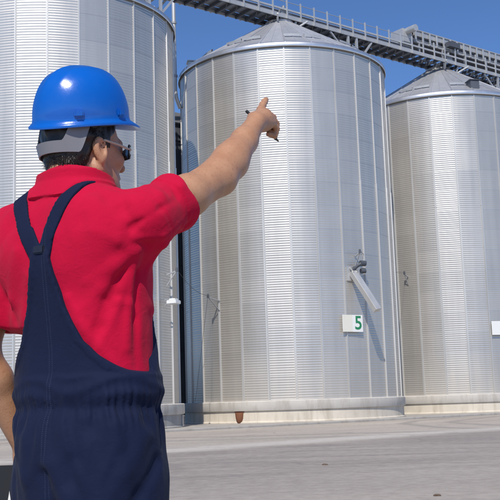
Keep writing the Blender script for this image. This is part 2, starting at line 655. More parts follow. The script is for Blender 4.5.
# little lamp on silo 1 and bracket with cable on silo 2
def wall_lamp():
    p, t = on_silo(0, 0.96, 4.9, .06)
    s = empty('wall_lamp', p, t)
    tag(s, 'small white lamp on the wall of the nearest silo', 'lamp')
    mb = MB(); mb.bar((0, 0, .25), (.28, 0, .25), .04, .04); mb.bar((0, 0, 0), (.28, 0, .25), .03, .03)
    mb.build('arm', M['steel'], s)
    mb = MB(); mb.box(.20, .62, -.22, .22, .05, .20); mb.box(.27, .55, -.15, .15, .201, .27)
    mb.build('lamp_head', M['white'], s, bevel=.02)


wall_lamp()


def cable_bracket(i, delta, z, label, out):
    p, t = on_silo(i, delta, z, .02)
    s = empty('cable_bracket', p, t)
    tag(s, label, 'bracket')
    mb = MB(); mb.bar((0, 0, 0), (out, 0, .12), .05, .05); mb.bar((0, 0, -.45), (out * .9, 0, .08), .035, .035)
    mb.build('arm', M['steel'], s)
    mb = MB(); mb.tube([(out, 0, .10), (out, 0, .26)], [.06, .045], 8); mb.build('insulator', M['dark'], s, True)
    t2 = Matrix.Rotation(t, 3, 'Z')
    return p + t2 @ Vector((out, 0, .2))


k1 = cable_bracket(1, -0.66, 5.6, 'small cable bracket on the left flank of the number 5 silo', .75)
k0 = cable_bracket(0, 1.02, 6.2, 'small cable bracket on the nearest silo, above the white lamp', .45)
k2 = cable_bracket(1, 0.62, 7.4, 'small cable bracket above the discharge spout', .35)
k3 = cable_bracket(2, -0.45, 7.4, 'small cable bracket on the farthest silo', .35)


def cable(pts, sag, label):
    mb = MB()
    out = []
    for a, b in zip(pts[:-1], pts[1:]):
        a, b = Vector(a), Vector(b)
        for k in range(14):
            u = k / 14
            q = a.lerp(b, u)
            q.z -= sag * 4 * u * (1 - u)
            out.append(q)
    out.append(Vector(pts[-1]))
    mb.tube(out, .008, 6)
    tag(mb.build('power_cable', M['cable'], None, True), label, 'cable')


cable([k0, k1], .25, 'thin dark cable sagging between the nearest two silos')
cable([k1, on_silo(1, -.99, 1.1, .2)[0]], -.02, 'thin dark cable running down the left flank of the number 5 silo')
cable([k2, k3], .3, 'thin dark cable sagging from the number 5 silo to the farthest silo')


def rusty_outlet():
    p, t = on_silo(1, -0.47, 0.36, .10)
    s = empty('drain_outlet', p, t)
    tag(s, 'small rusty drain outlet on the cream plinth', 'drain outlet')
    v, f = [], []
    ring = [(.24, .16, .20), (.25, .17, .16), (.22, .16, -.05), (.13, .12, -.22), (.05, .06, -.28)]
    for (w, dp, z) in ring:
        for k in range(13):
            a = math.pi * k / 12
            v.append((dp * math.sin(a), -w * .8 * math.cos(a), z))
    for r in range(len(ring) - 1):
        for k in range(12):
            f.append((r * 13 + k, r * 13 + k + 1, (r + 1) * 13 + k + 1, (r + 1) * 13 + k))
    f.append(tuple(range(13)))
    mb = MB(); mb.add(v, f); mb.build('hopper_cover', M['rust'], s, True)
    mb = MB(); mb.box(-.04, .02, -.24, .24, .205, .25); mb.build('mounting_strip', M['rust'], s)


rusty_outlet()
p, t = on_silo(0, 1.30, 0.36, .10)
s = empty('duct_opening', p, t); tag(s, 'small dark duct opening in the grey plinth of the nearest silo', 'duct')
mb = MB()
for b_ in ((-.22, .22, .16, .22), (-.22, .22, -.22, -.16)):
    mb.box(-.05, .10, b_[0], b_[1], b_[2], b_[3])
mb.box(-.05, .10, -.22, -.16, -.159, .159); mb.box(-.05, .10, .16, .22, -.159, .159)
mb.build('frame', M['plinth_grey'], s)
mb = MB(); mb.box(.03, .045, -.159, .159, -.159, .159); mb.build('dark_backing', M['black'], s)  # black plate paints the shade inside the opening


# ladder with cage and pipe between the first two silos
def ladder():
    p, t = on_silo(0, 2.04, 0, .10)
    s = empty('caged_ladder', p, t)
    tag(s, 'tall caged ladder on the right flank of the nearest silo', 'ladder')
    for y in (-.22, .22):
        mb = MB(); mb.bar((.16, y, 1.1), (.16, y, 19.0), .05, .03); mb.build('rail', M['steel'], s)
    for k in range(58):
        mb = MB(); mb.tube([(.16, -.22, 1.3 + k * .3), (.16, .22, 1.3 + k * .3)], .014, 6) ; mb.build('rung', M['steel'], s)
    for k in range(13):
        z = 3.4 + k * 1.2
        mb = MB()
        pts = [(.16 + .72 * math.sin(math.pi * q / 10), -.36 * math.cos(math.pi * q / 10), z) for q in range(11)]
        for a, b in zip(pts[:-1], pts[1:]):
            mb.bar(a, b, .012, .05)
        mb.build('cage_hoop', M['steel'], s)
    for q in (2, 4, 5, 6, 8):
        mb = MB()
        x, y = .16 + .72 * math.sin(math.pi * q / 10), -.36 * math.cos(math.pi * q / 10)
        mb.bar((x, y, 3.4), (x, y, 3.4 + 14.4), .012, .04); mb.build('cage_strap', M['steel'], s)
    for k in range(6):
        mb = MB(); z = 2 + k * 2.9
        mb.bar((-.08, -.22, z), (.16, -.22, z), .04, .04); mb.bar((-.08, .22, z), (.16, .22, z), .04, .04); mb.build('standoff', M['dark'], s)


ladder()


# ------------------------------------------------------------------ conveyor gallery over the roofs
GANG = math.atan2(ROW.y, ROW.x)
G0 = CEN[1] + Vector((0, 0, 0))
GZ = 20.46


def gallery():
    g = empty('conveyor_gallery', (G0.x, G0.y, GZ), GANG)
    tag(g, 'long grey conveyor gallery with handrails carried over the silo roofs', 'conveyor')
    L0, L1 = -26.0, 29.5
    mb = MB(); LC = 9.6; mb.box(L0, LC, -.36, .36, .06, .10); mb.box(L0, LC, -.36, -.33, .101, .40); mb.box(L0, LC, .33, .36, .101, .40); mb.box(L0, LC, -.40, .40, .401, .43)
    mb.build('conveyor_casing', M['casing'], g)
    for side in (-1, 1):
        mb = MB(); y0, y1 = sorted((side * .40, side * .68)); mb.box(L0, L1, y0, y1, .02, .055)
        mb.build('walkway_grating', M['dark'], g)
        y = side * .71
        mb = MB(); mb.box(L0, L1, y - .03, y + .03, -.10, .10); mb.build('side_beam', M['steel'], g)
        mb = MB(); mb.box(L0, L1, y - .035, y + .035, .33, .42); mb.build('middle_rail', M['steel'], g)
        mb = MB(); mb.tube([(L0, y, .80), (L1, y, .80)], .018, 8); mb.build('top_rail', M['steel'], g, True)
        n = int((L1 - L0) / 0.92)
        me = None
        for k in range(n + 1):
            x = L0 + k * (L1 - L0) / n
            if me is None:
                mb = MB(); mb.box(-.035, .035, -.03, .03, -.12, .88)
                o = mb.build('rail_post', M['stiff'], g); me = o.data
            else:
                o = link('rail_post', me, None, g)
            o.location = (x, y + side * .068, 0)
    me = None
    n = int((L1 - L0) / .62)
    for k in range(n + 1):
        x = L0 + k * (L1 - L0) / n
        if me is None:
            mb = MB(); mb.box(-.05, .05, -.675, .675, -.15, .015); o = mb.build('floor_joist', M['dark'], g); me = o.data
        else:
            o = link('floor_joist', me, None, g)
        o.location = (x, 0, 0)
    # casing bolting flanges
    me = None
    for k in range(int((LC - L0) / 1.85)):
        x = L0 + .4 + k * 1.85
        if me is None:
            mb = MB(); mb.box(-.03, .03, -.43, .43, .05, .46); o = mb.build('casing_flange', M['steel'], g); me = o.data
        else:
            o = link('casing_flange', me, None, g)
        o.location = (x, 0, 0)
    # frames that stand on each roof collar and at each eave
    for C in CEN:
        s0 = (C - CEN[1]).dot(ROW)
        for sx in (-.62, .62):
            for y in (-.62, .62):
                mb = MB(); mb.bar((s0 + sx, y, -.1), (s0 + sx * .85, y * .85, ZA - GZ - .25), .10, .10); mb.build('apex_leg', M['steel'], g)
            mb = MB(); mb.bar((s0 + sx * 1.6, -1.1, -.15), (s0 + sx * .9, -.56, -.5), .08, .08); mb.build('apex_brace', M['steel'], g)
        mb = MB(); mb.tube([(s0, 0, .05), (s0, 0, ZA - GZ + .25)], [.3, .22], 12); mb.build('inlet_spout', M['casing'], g, True)
        mb = MB()
        mb.box(s0 - .40, s0 + .10, -.66, -.44, .06, .40); mb.tube([(s0 - .15, -.55, .40), (s0 - .15, -.55, .62)], .09, 12)
        mb.box(s0 + .101, s0 + .35, -.62, -.46, .06, .25)
        mb.build('slide_gate_drive', M['casing'], g)
        for side in (1,):
            for dx in (0, .62):
                ss = s0 + side * (RAD - .35 - dx)
                zr = ZE + 0.10 + (ZA - ZE) * (.4 + dx) / RAD
                for y in (-0.66, 0.66):
                    mb = MB(); mb.bar((ss, y, -.11), (ss, y, zr - GZ - .1), .12, .12); mb.build('trestle_leg', M['steel'], g)
                mb = MB()
                mb.bar((ss, -0.66, -.6), (ss, 0.66, -.6), .10, .10)
                mb.bar((ss, -0.66, zr - GZ + .2), (ss, 0.66, -.7), .06, .06)
                mb.build('trestle_bracing', M['steel'], g)
            ss = s0 + side * (RAD - .35)
            for y in (-0.66, 0.66):
                mb = MB(); mb.bar((ss + side * .06, y, -1.5), (ss + side * 1.15, y, -.12), .09, .09); mb.build('knee_brace', M['steel'], g)
                mb = MB(); mb.bar((ss - side * .70, y, -1.2), (ss - side * 1.9, y, -.12), .08, .08); mb.build('knee_brace', M['steel'], g)
    # far end carried by a leg down to the yard
    mb = MB()
    for y in (-.9, .9):
        mb.bar((28.6, y, -.47), (28.6, y * 2.2, .1 - GZ), .24, .24)
    for k in range(6):
        z = -3 - k * 3.2
        w = .9 + (.9 * 1.2) * (-z / GZ)
        mb.bar((28.6, -w, z), (28.6, w, z), .12, .12)
    mb.build('end_trestle', M['steel'], g)
    return g


gallery()


def upper_conveyor():
    s0 = 9.7
    g = empty('upper_conveyor', (G0.x + ROW.x * s0, G0.y + ROW.y * s0, GZ - .08), GANG)
    tag(g, 'enclosed upper conveyor riding above the gallery near the farthest silo', 'conveyor')
    L = 19.6
    yb = .1
    mb = MB(); mb.box(0, L, yb - .55, yb + .55, 1.27, 1.30); mb.box(0, L, yb - .55, yb - .50, 1.301, 1.58)
    mb.box(0, L, yb + .50, yb + .55, 1.301, 1.58); mb.box(-.05, L, yb - .60, yb + .60, 1.581, 1.64)
    mb.build('casing', M['steel'], g)
    for y in (yb - .54, yb + .54):
        mb = MB(); mb.box(0, L, y - .04, y + .04, .84, .95); mb.build('lower_chord', M['steel'], g)
    mb = MB(); mb.box(.02, L - .02, yb - .42, yb + .42, .90, 1.262); mb.build('return_trough', M['dark'], g)
    me = None
    for k in range(int(L / .60)):
        if me is None:
            mb = MB(); mb.box(-.06, .06, -.025, .025, .85, 1.57)
            o = mb.build('frame_post', M['stiff'], g); me = o.data
        else:
            o = link('frame_post', me, None, g)
        o.location = (.1 + k * .60, yb - .607, 0)
        o = link('frame_post', me, None, g)
        o.location = (.1 + k * .60, yb + .607, 0)
    for k in range(10):
        for y in (yb - .54, yb + .54):
            mb = MB(); mb.bar((.4 + k * 2.0, y, .14), (.4 + k * 2.0, y, .84), .09, .09); mb.build('support_leg', M['steel'], g)
    mb = MB()
    mb.box(-.85, -.06, yb - .5, yb + .5, .72, 1.55)
    mb.build('head_box', M['steel'], g, bevel=.04)
    mb = MB(); mb.tube([(-.45, yb - 1.15, 1.42), (-.45, yb - .505, 1.42)], .20, 14)
    mb.build('drive_motor', M['stiff'], g, True)
    mb = MB(); mb.box(2.6, 3.5, yb - 1.0, yb - .64, 1.0, 1.30); mb.build('junction_box', M['dark'], g)
    return g


upper_conveyor()


def filler_and_pipe():
    """added dark elevator shaft that darkens and closes the gap behind the first two silos"""
    c = Vector((-3.9, 50.2, 0))  # invented shaft, added dark so no sky shows through the gap
    s = empty('gap_filler', (c.x, c.y, 0), GANG)
    tag(s, 'added dark elevator shaft in the gap between the nearest two silos', 'filler')
    for y in (-.5, .5):
        mb = MB(); mb.box(-1.2, 1.2, y - .3, y + .3, .05, 15.6); mb.build('shaft', M['dark'], s, bevel=.02)
    for k in range(7):
        mb = MB(); z = 1.5 + k * 2.2; mb.box(-1.28, 1.28, -.86, .86, z, z + .08); mb.build('shaft_flange', M['dark'], s)
    mb = MB(); mb.box(-1.35, 1.35, -.95, .95, 15.6, 16.2); mb.build('head', M['casing'], s, bevel=.05)
    tag(MB_pipe(on_silo(1, -1.30, 0, .32)[0]), 'pale vertical pipe rising past the left eave of the number 5 silo', 'pipe')


def MB_pipe(p):
    s = empty('vent_pipe', (p.x, p.y, 0))
    mb = MB(); mb.tube([(.22, .12, 15.6), (.05, 0, 16.1), (0, 0, 16.5), (0, 0, 24.5)], .10, 14); mb.build('pipe', M['stiff'], s, True)
    for k in range(3):
        mb = MB(); z = 17.2 + k * 2.8; mb.tube([(0, 0, z), (0, 0, z + .1)], .14, 14); mb.build('joint_flange', M['steel'], s, True)
    for z in (16.4, 17.1):
        mb = MB(); mb.bar((0, 0, z), (-1.0, -.2, z), .06, .06); mb.build('stay', M['steel'], s)
    mb = MB(); mb.bar((-.9, -.1, 18.6), (.05, .0, 19.6), .08, .08); mb.bar((-1.6, -.1, 18.0), (.05, .0, 18.4), .08, .08); mb.build('brace', M['dark'], s)
    return s


filler_and_pipe()


# bits of dirt lying on the yard
def clod(x, y, r, label, seed):
    rg = random.Random(seed)
    bm = bmesh.new()
    bmesh.ops.create_icosphere(bm, subdivisions=2, radius=1)
    for q in bm.verts:
        k = rg.uniform(.75, 1.2)
        q.co = Vector((q.co.x * r * 1.5 * k, q.co.y * r * k, max(q.co.z * r * .55 * k, -.15 * r)))
    me = bpy.data.meshes.new('dirt_clod'); bm.to_mesh(me); bm.free()
    o = link('dirt_clod', me, M['clod']); o.location = (x, y, .15 * r)
    tag(o, label, 'clod', 'clods of dirt on the yard')


M['clod'] = concrete('dirt', (0.16, 0.11, 0.075))
clod(1.09, 15.9, .034, 'small dark clod of dirt lying on the open yard, farther of two', 1)
clod(1.89, 10.5, .030, 'small dark clod of dirt at the bottom edge of the picture', 2)

# ------------------------------------------------------------------ surfaces from distance fields (sparse surface nets)
def net(fn, lo, hi, h, margin=0.0, B=8):
    lo = np.array(lo, float)
    nb = np.ceil((np.array(hi) - lo) / (h * B)).astype(int)
    g = np.stack(np.meshgrid(*[np.arange(n) for n in nb], indexing='ij'), -1).reshape(-1, 3)
    d = fn(lo + (g + 0.5) * h * B)
    g = g[np.abs(d) < h * B * 0.9 + margin]
    loc = np.stack(np.meshgrid(*[np.arange(B + 1)] * 3, indexing='ij'), -1).reshape(-1, 3)
    dims = nb * B + 2
    def cid(c):
        return ((c[..., 0] + 1) * (dims[1] + 2) + c[..., 1] + 1) * (dims[2] + 2) + c[..., 2] + 1
    ids, pts, quads = [], [], []
    n1 = B + 1
    for s in range(0, len(g), 400):
        blk = g[s:s + 400]
        corner = blk[:, None, :] * B + loc[None]
        D = fn((lo + corner.reshape(-1, 3) * h)).reshape(len(blk), n1, n1, n1)
        S = D < 0
        c8 = [D[:, i:i + B, j:j + B, k:k + B] for i in (0, 1) for j in (0, 1) for k in (0, 1)]
        cnt = sum((c < 0).astype(int) for c in c8)
        b, i, j, k = np.nonzero((cnt > 0) & (cnt < 8))
        if len(b) == 0:
            continue
        cv = np.stack([c[b, i, j, k] for c in c8], -1)
        off = np.array([(x, y, z) for x in (0, 1) for y in (0, 1) for z in (0, 1)], float)
        acc = np.zeros((len(b), 3)); w = np.zeros(len(b))
        for p in range(8):
            for q in range(p + 1, 8):
                if np.abs(off[p] - off[q]).sum() != 1:
                    continue
                a0, a1 = cv[:, p], cv[:, q]
                m = (a0 < 0) != (a1 < 0)
                t = np.where(m, a0 / np.where(m, a0 - a1, 1), 0)
                acc += np.where(m[:, None], off[p] + t[:, None] * (off[q] - off[p]), 0)
                w += m
        base = blk[b] * B + np.stack([i, j, k], -1)
        ids.append(cid(base)); pts.append(lo + (base + acc / w[:, None]) * h)
        for ax in range(3):
            o1, o2 = [(1, 2), (2, 0), (0, 1)][ax]
            A = S[:, :B, :B, :B]
            sl = [slice(0, B)] * 3; sl[ax] = slice(1, B + 1)
            C = S[:, sl[0], sl[1], sl[2]]
            b, i, j, k = np.nonzero(A != C)
            if len(b) == 0:
                continue
            e = blk[b] * B + np.stack([i, j, k], -1)
            u = np.zeros(3, int); v = np.zeros(3, int); u[o1] = 1; v[o2] = 1
            q = np.stack([cid(e - u - v), cid(e - v), cid(e), cid(e - u)], -1)
            flip = ~A[b, i, j, k]
            q[flip] = q[flip][:, ::-1]
            quads.append(q)
    ids = np.concatenate(ids); pts = np.concatenate(pts); quads = np.concatenate(quads)
    uid, ix = np.unique(ids, return_index=True)
    pts = pts[ix]
    pos = np.searchsorted(uid, quads).clip(0, len(uid) - 1)
    ok = (uid[pos] == quads).all(1)
    return pts, pos[ok]


def np_mesh(name, v, q):
    me = bpy.data.meshes.new(name)
    me.vertices.add(len(v)); me.vertices.foreach_set('co', v.astype(np.float32).ravel())
    me.loops.add(len(q) * 4); me.loops.foreach_set('vertex_index', q.astype(np.int32).ravel())
    me.polygons.add(len(q)); me.polygons.foreach_set('loop_start', np.arange(len(q), dtype=np.int32) * 4)
    me.polygons.foreach_set('use_smooth', np.ones(len(q), bool))
    me.update(calc_edges=True); me.validate()
    return me


def A3(*p):
    return np.array(p, float)


def near(P, c, r, fn):
    """evaluate fn only inside the ball (c, r); outside return a safe lower bound"""
    d = np.linalg.norm(P - np.asarray(c, float), axis=1) - (r - .06)
    m = d < .06
    if m.any():
        d[m] = fn(P[m])
    return d


def smin(a, b, k):
    h = np.clip(0.5 + 0.5 * (b - a) / k, 0, 1)
    return b + (a - b) * h - k * h * (1 - h)


def smax(a, b, k):
    return -smin(-a, -b, k)


def cone(P, a, b, ra, rb):
    a, b = np.asarray(a, float), np.asarray(b, float)
    ab = b - a
    t = np.clip(((P - a) @ ab) / (ab @ ab), 0, 1)
    return np.linalg.norm(P - a - t[:, None] * ab, axis=1) - (ra + (rb - ra) * t)


def chain(P, pts, rad, k=0.01):
    d = None
    for (a, b, ra, rb) in zip(pts[:-1], pts[1:], rad[:-1], rad[1:]):
        e = cone(P, a, b, ra, rb)
        d = e if d is None else smin(d, e, k)
    return d


def ell(P, c, r, rot=None):
    q = P - np.asarray(c, float)
    if rot is not None:
        q = q @ rot
    r = np.asarray(r, float)
    k0 = np.linalg.norm(q / r, axis=1)
    k1 = np.linalg.norm(q / (r * r), axis=1)
    return k0 * (k0 - 1) / np.maximum(k1, 1e-6)


def sect(P, z, cx, cy, a, b, n=2.3):
    """stack of super-elliptic sections"""
    Z = P[:, 2]
    A, Bq, X, Y = [np.interp(Z, z, v) for v in (a, b, cx, cy)]
    x, y = (P[:, 0] - X) / A, (P[:, 1] - Y) / Bq
    r = (np.abs(x) ** n + np.abs(y) ** n) ** (1 / n)
    d = (r - 1) * np.minimum(A, Bq)
    return np.maximum(d, np.maximum(Z - z[-1], z[0] - Z))


def smooth_knots(z, *vals):
    """densify knots with a Catmull-Rom so the sections have no creases"""
    zz = np.linspace(z[0], z[-1], 60)
    out = []
    for v in vals:
        m = np.gradient(np.array(v, float), np.array(z, float))
        i = np.clip(np.searchsorted(z, zz) - 1, 0, len(z) - 2)
        zi, hz = np.array(z)[i], np.diff(z)[i]
        t = (zz - zi) / hz
        v_ = np.array(v, float)
        out.append((2 * t**3 - 3 * t**2 + 1) * v_[i] + (t**3 - 2 * t**2 + t) * hz * m[i] + (-2 * t**3 + 3 * t**2) * v_[i + 1] + (t**3 - t**2) * hz * m[i + 1])
    return [zz] + out


rng = np.random.default_rng(3)
_W = [(rng.normal(size=3), rng.uniform(0, 6.28)) for _ in range(24)]


def wob(P, s):
    """cheap smooth noise, about -1..1"""
    v = 0
    for i, (w, p) in enumerate(_W[:10]):
        v = v + np.sin(P @ (w / np.linalg.norm(w)) * s * (0.7 + 0.08 * i) + p)
    return v / 4.0


def rdg(P, s):
    """soft creases: ridges where the noise changes sign"""
    n = wob(P, s)
    return np.exp(-(n / .22) ** 2) * (0.5 + 0.5 * np.tanh(2 * wob(P + 7, s * .5)))


def segd(P, a, b):
    a, b = np.asarray(a, float), np.asarray(b, float)
    ab = b - a
    t = np.clip(((P - a) @ ab) / (ab @ ab), 0, 1)
    return np.linalg.norm(P - a - t[:, None] * ab, axis=1), t


def folds(P, lst):
    """sum of soft ridges (amp > 0) and valleys along segments"""
    v = 0
    for a, b, w, amp in lst:
        d, t = segd(P, a, b)
        v = v + amp * np.exp(-(d / w) ** 2) * (1 - 0.5 * t)
    return v


def carve(P, d, fn, k=1.0):
    """subtract the folds fn only close to the surface"""
    m = np.abs(d) < .05
    if m.any():
        d = d.copy()
        d[m] -= k * fn(P[m])
    return d


# ------------------------------------------------------------------ the man
YAW = R_(-30)
OX, OY = -0.4056, 2.38
cY, sY = math.cos(YAW), math.sin(YAW)


def to_local(w):
    x, y = w[0] - OX, w[1] - OY
    return A3(x * cY + y * sY, -x * sY + y * cY, w[2])


# arm joints (local frame: x to his right, y the way his chest faces)
SR, ER, WR = A3(.182, -.005, 1.492), A3(.236, .258, 1.630), A3(.226, .478, 1.838)
SL, EL, WL = A3(-.225, -.035, 1.49), A3(-.268, -.090, 1.195), A3(-.224, .020, .955)
wristW = A3(OX + WR[0] * cY - WR[1] * sY, OY + WR[0] * sY + WR[1] * cY, WR[2])


def hp(dx, dy, dz):
    return to_local(wristW + A3(dx, dy, dz))


# head frame
HY = R_(-45)
HC = to_local(A3(-.415, 2.395, 1.680))
hr = HY - YAW
HR = np.array(Matrix.Rotation(hr, 3, 'Z') @ Matrix.Rotation(R_(1), 3, 'X'))   # columns: head axes in local frame


def toh(P):
    return (P - HC) @ HR


def head_sdf(P):
    q = toh(P)
    d = ell(q, (0, -.008, .045), (.076, .098, .102))
    d = smin(d, ell(q, (0, .035, -.015), (.062, .062, .085)), .03)
    d = smin(d, ell(q, (0, .045, -.072), (.044, .045, .036)), .03)
    d = smin(d, ell(q, (0, .078, -.088), (.020, .020, .018)), .02)           # chin
    for s in (-1, 1):
        d = smin(d, cone(q, (s * .058, .0, -.045), (s * .028, .065, -.088), .020, .018), .025)   # jaw line
        d = smin(d, ell(q, (s * .042, .072, -.012), (.020, .018, .018)), .02)     # cheekbones
        d = smax(d, -ell(q, (s * .030, .100, .018), (.016, .012, .010)), .012)    # eye sockets
        d = smin(d, ell(q, (s * .030, .086, .017), (.012, .012, .010)), .004)     # eyeballs behind lids
    d = smin(d, cone(q, (0, .094, .020), (0, .116, -.018), .008, .012), .012)     # nose
    d = smin(d, ell(q, (0, .096, -.052), (.022, .010, .006)), .008)              # lips
    d = smin(d, ell(q, (0, .096, -.043), (.020, .009, .005)), .006)
    d = smin(d, cone(q, (-.034, .086, .036), (.034, .086, .036), .010, .010), .015)  # brow
    for s in (-1, 1):
        er = np.array(Matrix.Rotation(R_(12), 3, 'X') @ Matrix.Rotation(R_(-s * 24), 3, 'Z'))
        e = ell(q, (s * .082, -.008, .000), (.009, .019, .032), er)
        e = smax(e, -ell(q, (s * .090, -.004, .003), (.008, .010, .019), er), .006)
        e = smin(e, ell(q, (s * .079, -.001, -.028), (.007, .009, .011)), .008)
        d = smin(d, e, .008)
    return d


def neck_sdf(P):
    return smin(cone(P, HC + HR @ A3(0, -.022, -.03), (-.028, -.030, 1.53), .056, .064), cone(P, HC + HR @ A3(0, -.05, -.02), (-.028, -.055, 1.54), .045, .05), .02)


def hand_fist(P):
    W = hp(0, 0, 0)
    kn = [hp(.016, .072, .058), hp(.034, .078, .050), hp(.045, .070, .033), hp(.048, .058, .014)]
    d = cone(P, W, hp(.022, .045, .022), .027, .030)
    for k, p in enumerate(kn):
        d = smin(d, cone(P, hp(.008, .02, .012 - k * .006), p, .019, .0125), .012)
    d = smin(d, ell(P, hp(.017, .046, .012), (.025, .030, .026)), .015)
    # index points on, the other three close on the palm
    d = smin(d, chain(P, [kn[0], hp(.023, .100, .082), hp(.029, .120, .098), hp(.034, .138, .110)], [.0118, .0108, .0098, .0082], .004), .006)
    curl = [(hp(.052, .108, .044), hp(.052, .108, .016), hp(.036, .088, .008)),
            (hp(.061, .097, .022), hp(.058, .098, -.005), hp(.040, .080, -.008)),
            (hp(.061, .081, .002), hp(.054, .080, -.020), hp(.036, .066, -.018))]
    for k, c in enumerate(curl):
        r = .0112 - .0008 * k
        d = smin(d, chain(P, [kn[k + 1], *c], [r, r * .97, r * .92, r * .82], .003), .0022)
    # thumb along the near side of the palm, closing over the pen
    d = smin(d, chain(P, [hp(-.004, .012, .010), hp(-.010, .040, .026), hp(-.002, .068, .034), hp(.012, .088, .030)], [.019, .0145, .0115, .0095], .006), .010)
    return d


def hand_left(P):
    W = WL
    f = A3(.12, .60, -.78); f /= np.linalg.norm(f)
    r = A3(.70, .60, .0); r = r - f * (r @ f); r /= np.linalg.norm(r)
    n = np.cross(r, f)
    def h(a, b, c): return W + f * a + r * b + n * c
    d = cone(P, W, h(.05, 0, 0), .026, .030)
    for k in range(4):
        b = (-.030, -.010, .011, .031)[k]
        L = (.070, .080, .075, .058)[k]
        K = h(.088 - .006 * abs(k - 1), b, .004)
        d = smin(d, cone(P, h(.02, b * .6, 0), K, .018, .0125), .014)
        d = smin(d, chain(P, [K, h(.088 + L * .5, b, -.008), h(.088 + L * .72, b, -.030), h(.088 + L * .55, b, -.046)], [.0112, .0104, .0096, .0084], .004), .005)
    d = smin(d, chain(P, [h(.015, -.022, -.006), h(.045, -.040, -.026), h(.080, -.036, -.040), h(.105, -.026, -.044)], [.018, .0145, .0118, .0096], .005), .010)
    return d


TZ, TCX, TCY, TA, TB = smooth_knots([.92, 1.05, 1.15, 1.28, 1.40, 1.48, 1.545, 1.60],
                                    [0.0, 0.002, -.006, -.018, -.026, -.028, -.028, -.028],
                                    [0.0, 0.0, 0.0, -.004, -.012, -.018, -.022, -.026],
                                    [.178, .166, .160, .172, .186, .185, .140, .06],
                                    [.130, .118, .112, .118, .126, .112, .082, .05])


def trunk(P, g=0.0):
    return sect(P, TZ, TCX, TCY, TA, TB) - g


def arm_r(P, g=0.0):
    m = SR * .45 + ER * .55
    d = cone(P, SR, m, .060 + g, .053 + g)
    d = smin(d, cone(P, m, ER, .051 + g, .041 + g), .02)
    f = ER * .72 + WR * .28
    d = smin(d, chain(P, [ER, f, ER * .35 + WR * .65, WR], [.041 + g, .0455 + g, .0355 + g, .0265 + g], .02), .022)
    d = smin(d, cone(P, SR * .25 + ER * .75 + A3(0, 0, .012), ER * .6 + WR * .4 + A3(0, -.004, .008), .036, .034), .025)
    return d


def arm_l(P):
    m = SL * .5 + EL * .5
    d = chain(P, [SL, m, EL], [.058, .050, .043], .02)
    f = EL * .7 + WL * .3
    return smin(d, chain(P, [EL, f, WL], [.044, .045, .029], .02), .018)


def legs(P, g=0.0):
    d = None
    for s in (-1, 1):
        c = chain(P, [A3(s * .095, 0, .93), A3(s * .11, .01, .52), A3(s * .12, -.02, .10)], [.095 + g, .062 + g, .045 + g], .03)
        d = c if d is None else smin(d, c, .02)
    return d


def body_sdf(P):
    d = smin(trunk(P, -.012), arm_r(P), .045)
    dm, _ = segd(P, ER + A3(-.012, -.045, .006), ER + A3(-.004, -.036, -.022))
    d = d + .006 * np.exp(-(dm / .012) ** 2)                                  # elbow dimple
    d = smin(d, arm_l(P), .04)
    d = smin(d, neck_sdf(P), .03)
    d = smin(d, near(P, HC, .27, head_sdf), .012)
    d = smin(d, near(P, hp(.025, .07, .02), .20, hand_fist), .010)
    d = smin(d, near(P, WL + A3(.04, .06, -.06), .23, hand_left), .010)
    d = smin(d, legs(P), .04)
    return d


# ---- polo shirt
def shirt_raw(P):
    d = trunk(P, .012)
    d = smin(d, ell(P, (-.03, -.015, 1.515), (.185, .085, .062)), .05)           # shoulder yoke
    d = smin(d, ell(P, (.075, -.085, 1.45), (.080, .052, .09)), .05)             # right shoulder blade, arm raised
    d = smin(d, ell(P, (-.125, -.085, 1.43), (.075, .05, .10)), .05)
    m = SR * .55 + ER * .45
    sl = chain(P, [A3(.15, -.01, 1.47), SR + A3(0, 0, -.004), m, SR * .3 + ER * .7], [.078, .071, .064, .062], .03)
    d = smin(d, sl, .04)
    ml = SL * .35 + EL * .65
    d = smin(d, chain(P, [SL + A3(.02, 0, 0), SL * .6 + EL * .4, ml, SL * .2 + EL * .8], [.078, .070, .066, .068], .03), .04)
    return d


